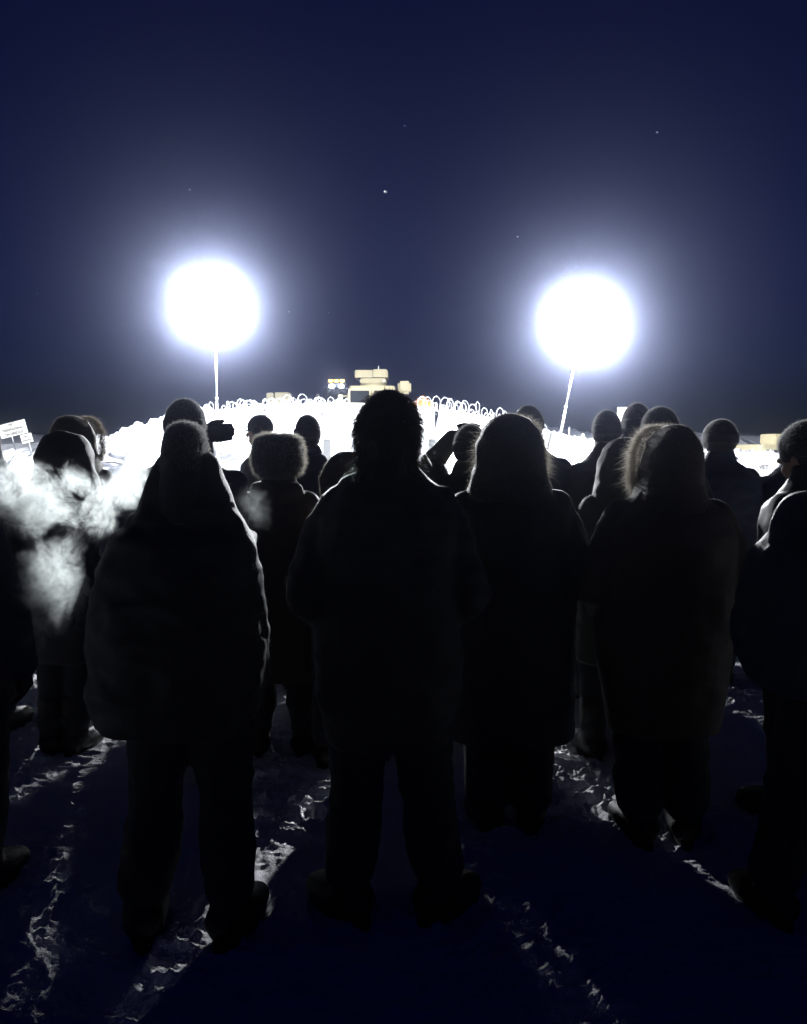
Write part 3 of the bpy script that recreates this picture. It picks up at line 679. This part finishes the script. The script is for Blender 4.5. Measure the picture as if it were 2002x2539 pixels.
# --- foreground
def tassel(root, H, hc, sd, cm, hx):
    bm = bmesh.new(); p0 = Vector((.135, -.0, .86*H)); pts = [p0+Vector((.012*math.sin(k*1.3), -.01*(k % 2), -.022*k)) for k in range(6)]
    chain(bm, pts, [.006, .009, .006, .010, .007, .004], 8, 1); build('toggle_cord', bm, M['furpale'], root, True)
person(457, 1040, 2.50, 'person in a narrow cap and a long wide dark poncho, feet apart, large at left', 'narrow', K_, hw=.66, sw=.17,
       prof=[(.42, .25), (.49, .28), (.55, .285), (.65, .275), (.72, .25), (.78, .215), (.81, .17), (.83, .147), (.852, .137), (.885, .125), (.925, .098), (.945, .078)],
       footx=((-.145, -.02), (.13, -.03)), legr=1.06, boots=1.06, fine=True, wr=.02, poseL='down', poseR='down', extra=tassel, bodyx=-.045, splay=14)
person(962, 962, 2.62, 'tall person with shaggy chin-length hair and a dark parka, feet apart, in the centre', 'hair', K_, sw=.215, hw=1.0,
       prof=[(.345, .20), (.42, .235), (.52, .25), (.62, .245), (.72, .25), (.78, .235), (.815, .205), (.845, .15), (.87, .10), (.885, .085)],
       footx=((-.13, 0), (.165, 0)), boots=1.08, splay=40, legr=1.12, fine=True, wr=.018, hatc=B_)
person(1268, 1027, 3.24, 'person in a big hood with pale fur ruff glowing on both sides', 'hood', K_, hw=1.02, sw=.235, fluff=M['furpale'],
       footx=((-.085, 0), (.09, 0)), hem=.24, legr=1.3, fine=True, hyaw=R(-14))
person(1662, 1050, 3.15, 'person in a fur-trimmed hood and a very wide dark coat, large at the right', 'hood', B_, hw=.84, sw=.24, fluff=M['furpale'], hem=.28,
       prof=[(.28, .22), (.42, .25), (.55, .275), (.66, .27), (.76, .26), (.80, .235), (.825, .19), (.845, .14), (.865, .11), (.885, .08)], footx=((-.09, 0), (.09, 0)), legr=1.3, fine=True, hyaw=R(13))
person(2140, 985, 2.62, 'person in a puffy dark coat cut off by the right edge, closest on that side', 'beanie', N_, sw=.24, hw=1.0, hem=.46,
       prof=[(.46, .28), (.49, .34), (.55, .378), (.64, .367), (.70, .35), (.735, .315), (.765, .25), (.79, .185), (.825, .14), (.865, .10), (.885, .085)], footx=((-.24, 0), (.12, 0)), legr=1.15, wr=.016)
person(-150, 1060, 2.75, 'person in a dark coat cut off by the left edge, closest on that side', 'beanie', N_, sw=.18, hw=1.0, hem=.36,
       prof=[(.36, .17), (.5, .19), (.66, .185), (.75, .19), (.80, .185), (.825, .15), (.845, .11), (.865, .09), (.885, .075)], poseL='down', poseR='down', footx=((-.10, 0), (.10, 0)))
# --- second row
person(160, 1068, 4.08, 'shorter person in a large dark hood at left, before a taller hooded person', 'hood', K_, hw=1.12, sw=.20, fluff=None, footx=((-.10, 0), (.02, 0)), hyaw=R(0), wr=.014)
person(184, 1030, 4.95, 'taller person whose fur-edged hood rises behind the shorter hooded one at the left', 'hood', B_, hw=1.0, sw=.22, fluff=M['furdark'], hyaw=R(-25))
person(-70, 1020, 4.3, 'person at the left edge with only a shoulder in the picture, behind the breath cloud', 'hood', G2, sw=.22)
person(457, 990, 3.75, 'person in a tall rounded beanie behind the poncho, one mitten raised', 'beanie', N_, sw=.27, poseR='beside', hood_down=True)
person(690, 1074, 4.10, 'short person in a wide round-cornered fur hat outlined by light', 'trapper', B_, sw=.20, hem=.25, hood_down=True)
person(868, 1122, 3.9, 'small person in a fluffy hood half hidden left of the shaggy haired person', 'hood', B_, sw=.15, hw=.72, fluff=M['furdark'], hyaw=R(-40))
person(1168, 1052, 4.3, 'person with one gloved hand raised to the head, left of the fur ruff hood', 'beanie', O_, sw=.20, poseL='raised', poseR='raised')
person(1540, 1083, 4.0, 'shorter person in a smooth hood, between the round heads and the fur-trimmed hood', 'hood', O_, hw=.82, sw=.18, hyaw=R(30))
person(1640, 1009, 4.25, 'person in a knitted beanie right behind the fur-trimmed hood at the right', 'beanie', K_, sw=.22, hw=1.05)
person(2012, 1042, 3.35, 'person with the face turned left and a pale cheek lit, at the right edge', 'beanie', (.008, .008, .010), sw=.21, rz=R(34), hem=.4, headturn=1)
# --- far row
person(650, 1028, 6.2, 'person in a peaked cap looking left, behind the fur hat', 'cap', O_, sw=.20, rz=R(70))
person(762, 1028, 5.2, 'person in a ribbed cap, between the fur hat and the shaggy haired person', 'beanie', N_, sw=.23, hw=.9, hood_down=True, fluff=fuzz_dark)
person(1312, 1005, 5.0, 'person in a low dark beanie behind the big hood with the pale ruff', 'beanie', N_, sw=.26, hem=.2, hw=1.0, fluff=fuzz_dark)
person(1508, 1016, 4.95, 'person with a smooth round head, leftmost of the three close together at the right', 'beanie', B_, sw=.23, hem=.2, hw=.95)
person(1582, 1000, 4.65, 'tall person with a narrow head, middle of the three close together at the right', 'beanie', N_, sw=.20, hw=.85)
person(1790, 1041, 5.2, 'person in a round beanie, apart between three close heads and the right edge', 'beanie', N_, sw=.24, hw=1.15, footx=((-.12, 0), (.05, 0)), poseR='pocket')

# --- copies of people added behind the others to cast shadow on the snow
protos = [o for o in bpy.data.objects if o.name.startswith('person') and o.parent is None and (o['label'].startswith('person with a smooth round head') or o['label'].startswith('person in a low dark beanie') or o['label'].startswith('person in a ribbed cap'))]
for k, (px, Y) in enumerate(((165, 6.6), (455, 5.4), (452, 7.4), (690, 7.6), (950, 5.6), (985, 7.8), (1262, 6.8), (1225, 5.6), (1500, 6.8), (1650, 5.9), (1655, 8.4), (1560, 6.4), (1780, 7.2), (1965, 5.2), (1700, 6.6))):
    c = copy_tree(protos[k % len(protos)]); p = P(px, 1200, Y); c.location = (p.x, Y, gz(p.x, Y)-.012); c.rotation_euler = (0, 0, rr.uniform(-.4, .4)); sc_ = rr.uniform(.9, .97); c.scale = (sc_*1.02, sc_*1.02, sc_)
    tag(c, 'person in dark winter clothes mostly hidden at the back of the crowd', 'person', 'people added at the back of the crowd to shade the snow')

# ------------------------------------------------------------------ breath clouds
def cloud(name, a, b, rad, dens, label, seed, thick=1.0):
    A = Vector(a); B = Vector(b); c = (A+B)/2; d = B-A; L = d.length/2+rad*.8
    bm = bmesh.new(); bmesh.ops.create_icosphere(bm, subdivisions=3, radius=1)
    m = bpy.data.materials.new(name+'_volume'); m.use_nodes = True; n = m.node_tree.nodes; l = m.node_tree.links
    n.remove(n['Principled BSDF']); v = n.new('ShaderNodeVolumePrincipled'); v.inputs['Color'].default_value = (.94, 1, .98, 1); v.inputs['Anisotropy'].default_value = .78
    tc = n.new('ShaderNodeTexCoord'); ln = n.new('ShaderNodeVectorMath'); ln.operation = 'LENGTH'
    g1 = n.new('ShaderNodeTexNoise'); g1.inputs['Scale'].default_value = 3.2/rad*.1; g1.inputs['Detail'].default_value = 5; g1.inputs['Roughness'].default_value = .62; g1.inputs['Distortion'].default_value = .6
    geo = n.new('ShaderNodeNewGeometry'); ad = n.new('ShaderNodeVectorMath'); ad.operation = 'ADD'; ad.inputs[1].default_value = (seed*3.1, seed, 0)
    l.new(geo.outputs['Position'], ad.inputs[0])
    g1.inputs['Scale'].default_value = 6.5; g1.inputs['Distortion'].default_value = 1.1; g1.inputs['Roughness'].default_value = .7
    l.new(ad.outputs[0], g1.inputs['Vector']); l.new(tc.outputs['Object'], ln.inputs[0])
    mr = n.new('ShaderNodeMapRange'); mr.inputs[1].default_value = 1.0; mr.inputs[2].default_value = .1; mr.inputs[3].default_value = -.45; mr.inputs[4].default_value = .12
    l.new(ln.outputs['Value'], mr.inputs[0])
    s = n.new('ShaderNodeMath'); s.operation = 'ADD'; l.new(g1.outputs[0], s.inputs[0]); l.new(mr.outputs[0], s.inputs[1])
    m2 = n.new('ShaderNodeMapRange'); m2.inputs[1].default_value = .44; m2.inputs[2].default_value = .80; m2.inputs[3].default_value = 0; m2.inputs[4].default_value = dens; l.new(s.outputs[0], m2.inputs[0])
    g2 = n.new('ShaderNodeTexNoise'); g2.inputs['Scale'].default_value = 19; g2.inputs['Detail'].default_value = 4; g2.inputs['Distortion'].default_value = 2.2; l.new(ad.outputs[0], g2.inputs['Vector'])
    m3 = n.new('ShaderNodeMapRange'); m3.inputs[1].default_value = .38; m3.inputs[2].default_value = .62; m3.inputs[3].default_value = .12; m3.inputs[4].default_value = 1.9; l.new(g2.outputs[0], m3.inputs[0])
    mm = n.new('ShaderNodeMath'); mm.operation = 'MULTIPLY'; l.new(m2.outputs[0], mm.inputs[0]); l.new(m3.outputs[0], mm.inputs[1])
    try: m.cycles.volume_step_rate = .35
    except Exception: pass
    l.new(mm.outputs[0], v.inputs['Density']); l.new(v.outputs[0], n['Material Output'].inputs['Volume'])
    o = build(name, bm, m); o.location = c; o.rotation_euler = d.to_track_quat('X', 'Z').to_euler(); o.scale = (L, rad*thick, rad)
    tag(o, label, 'breath cloud', 'frosty breath clouds lit from behind'); return o
YC = 2.8
cloud('breath_cloud', P(405, 1085, YC), P(200, 1360, YC), .19, 30, 'bright diagonal plume of breath running down beside the poncho', 1)
cloud('breath_cloud', P(-90, 1190, YC), P(250, 1275, YC), .27, 26, 'wide white band of breath across the hooded person at the left edge', 2)
cloud('breath_cloud', P(190, 1345, YC), P(60, 1560, YC), .34, 16, 'lower grey puff of breath at the left, below the white band', 3)
cloud('breath_cloud', P(590, 1205, 3.0), P(700, 1335, 3.0), .15, 1.2, 'faint thin wisp of breath right of the poncho', 4)

# ------------------------------------------------------------------ haze
bm = bmesh.new(); box(bm, -95, 95, -6, 140, -2, 16)
hz = bpy.data.materials.new('haze'); hz.use_nodes = True; n = hz.node_tree.nodes; n.remove(n['Principled BSDF'])
v = n.new('ShaderNodeVolumePrincipled'); v.inputs['Color'].default_value = (.63, .70, 1, 1); v.inputs['Density'].default_value = HAZE_D; v.inputs['Anisotropy'].default_value = HAZE_G
hz.node_tree.links.new(v.outputs[0], n['Material Output'].inputs['Volume'])
o = build('haze', bm, hz); tag(o, 'thin frosty night haze glowing around the lamps', 'haze', kind='stuff')
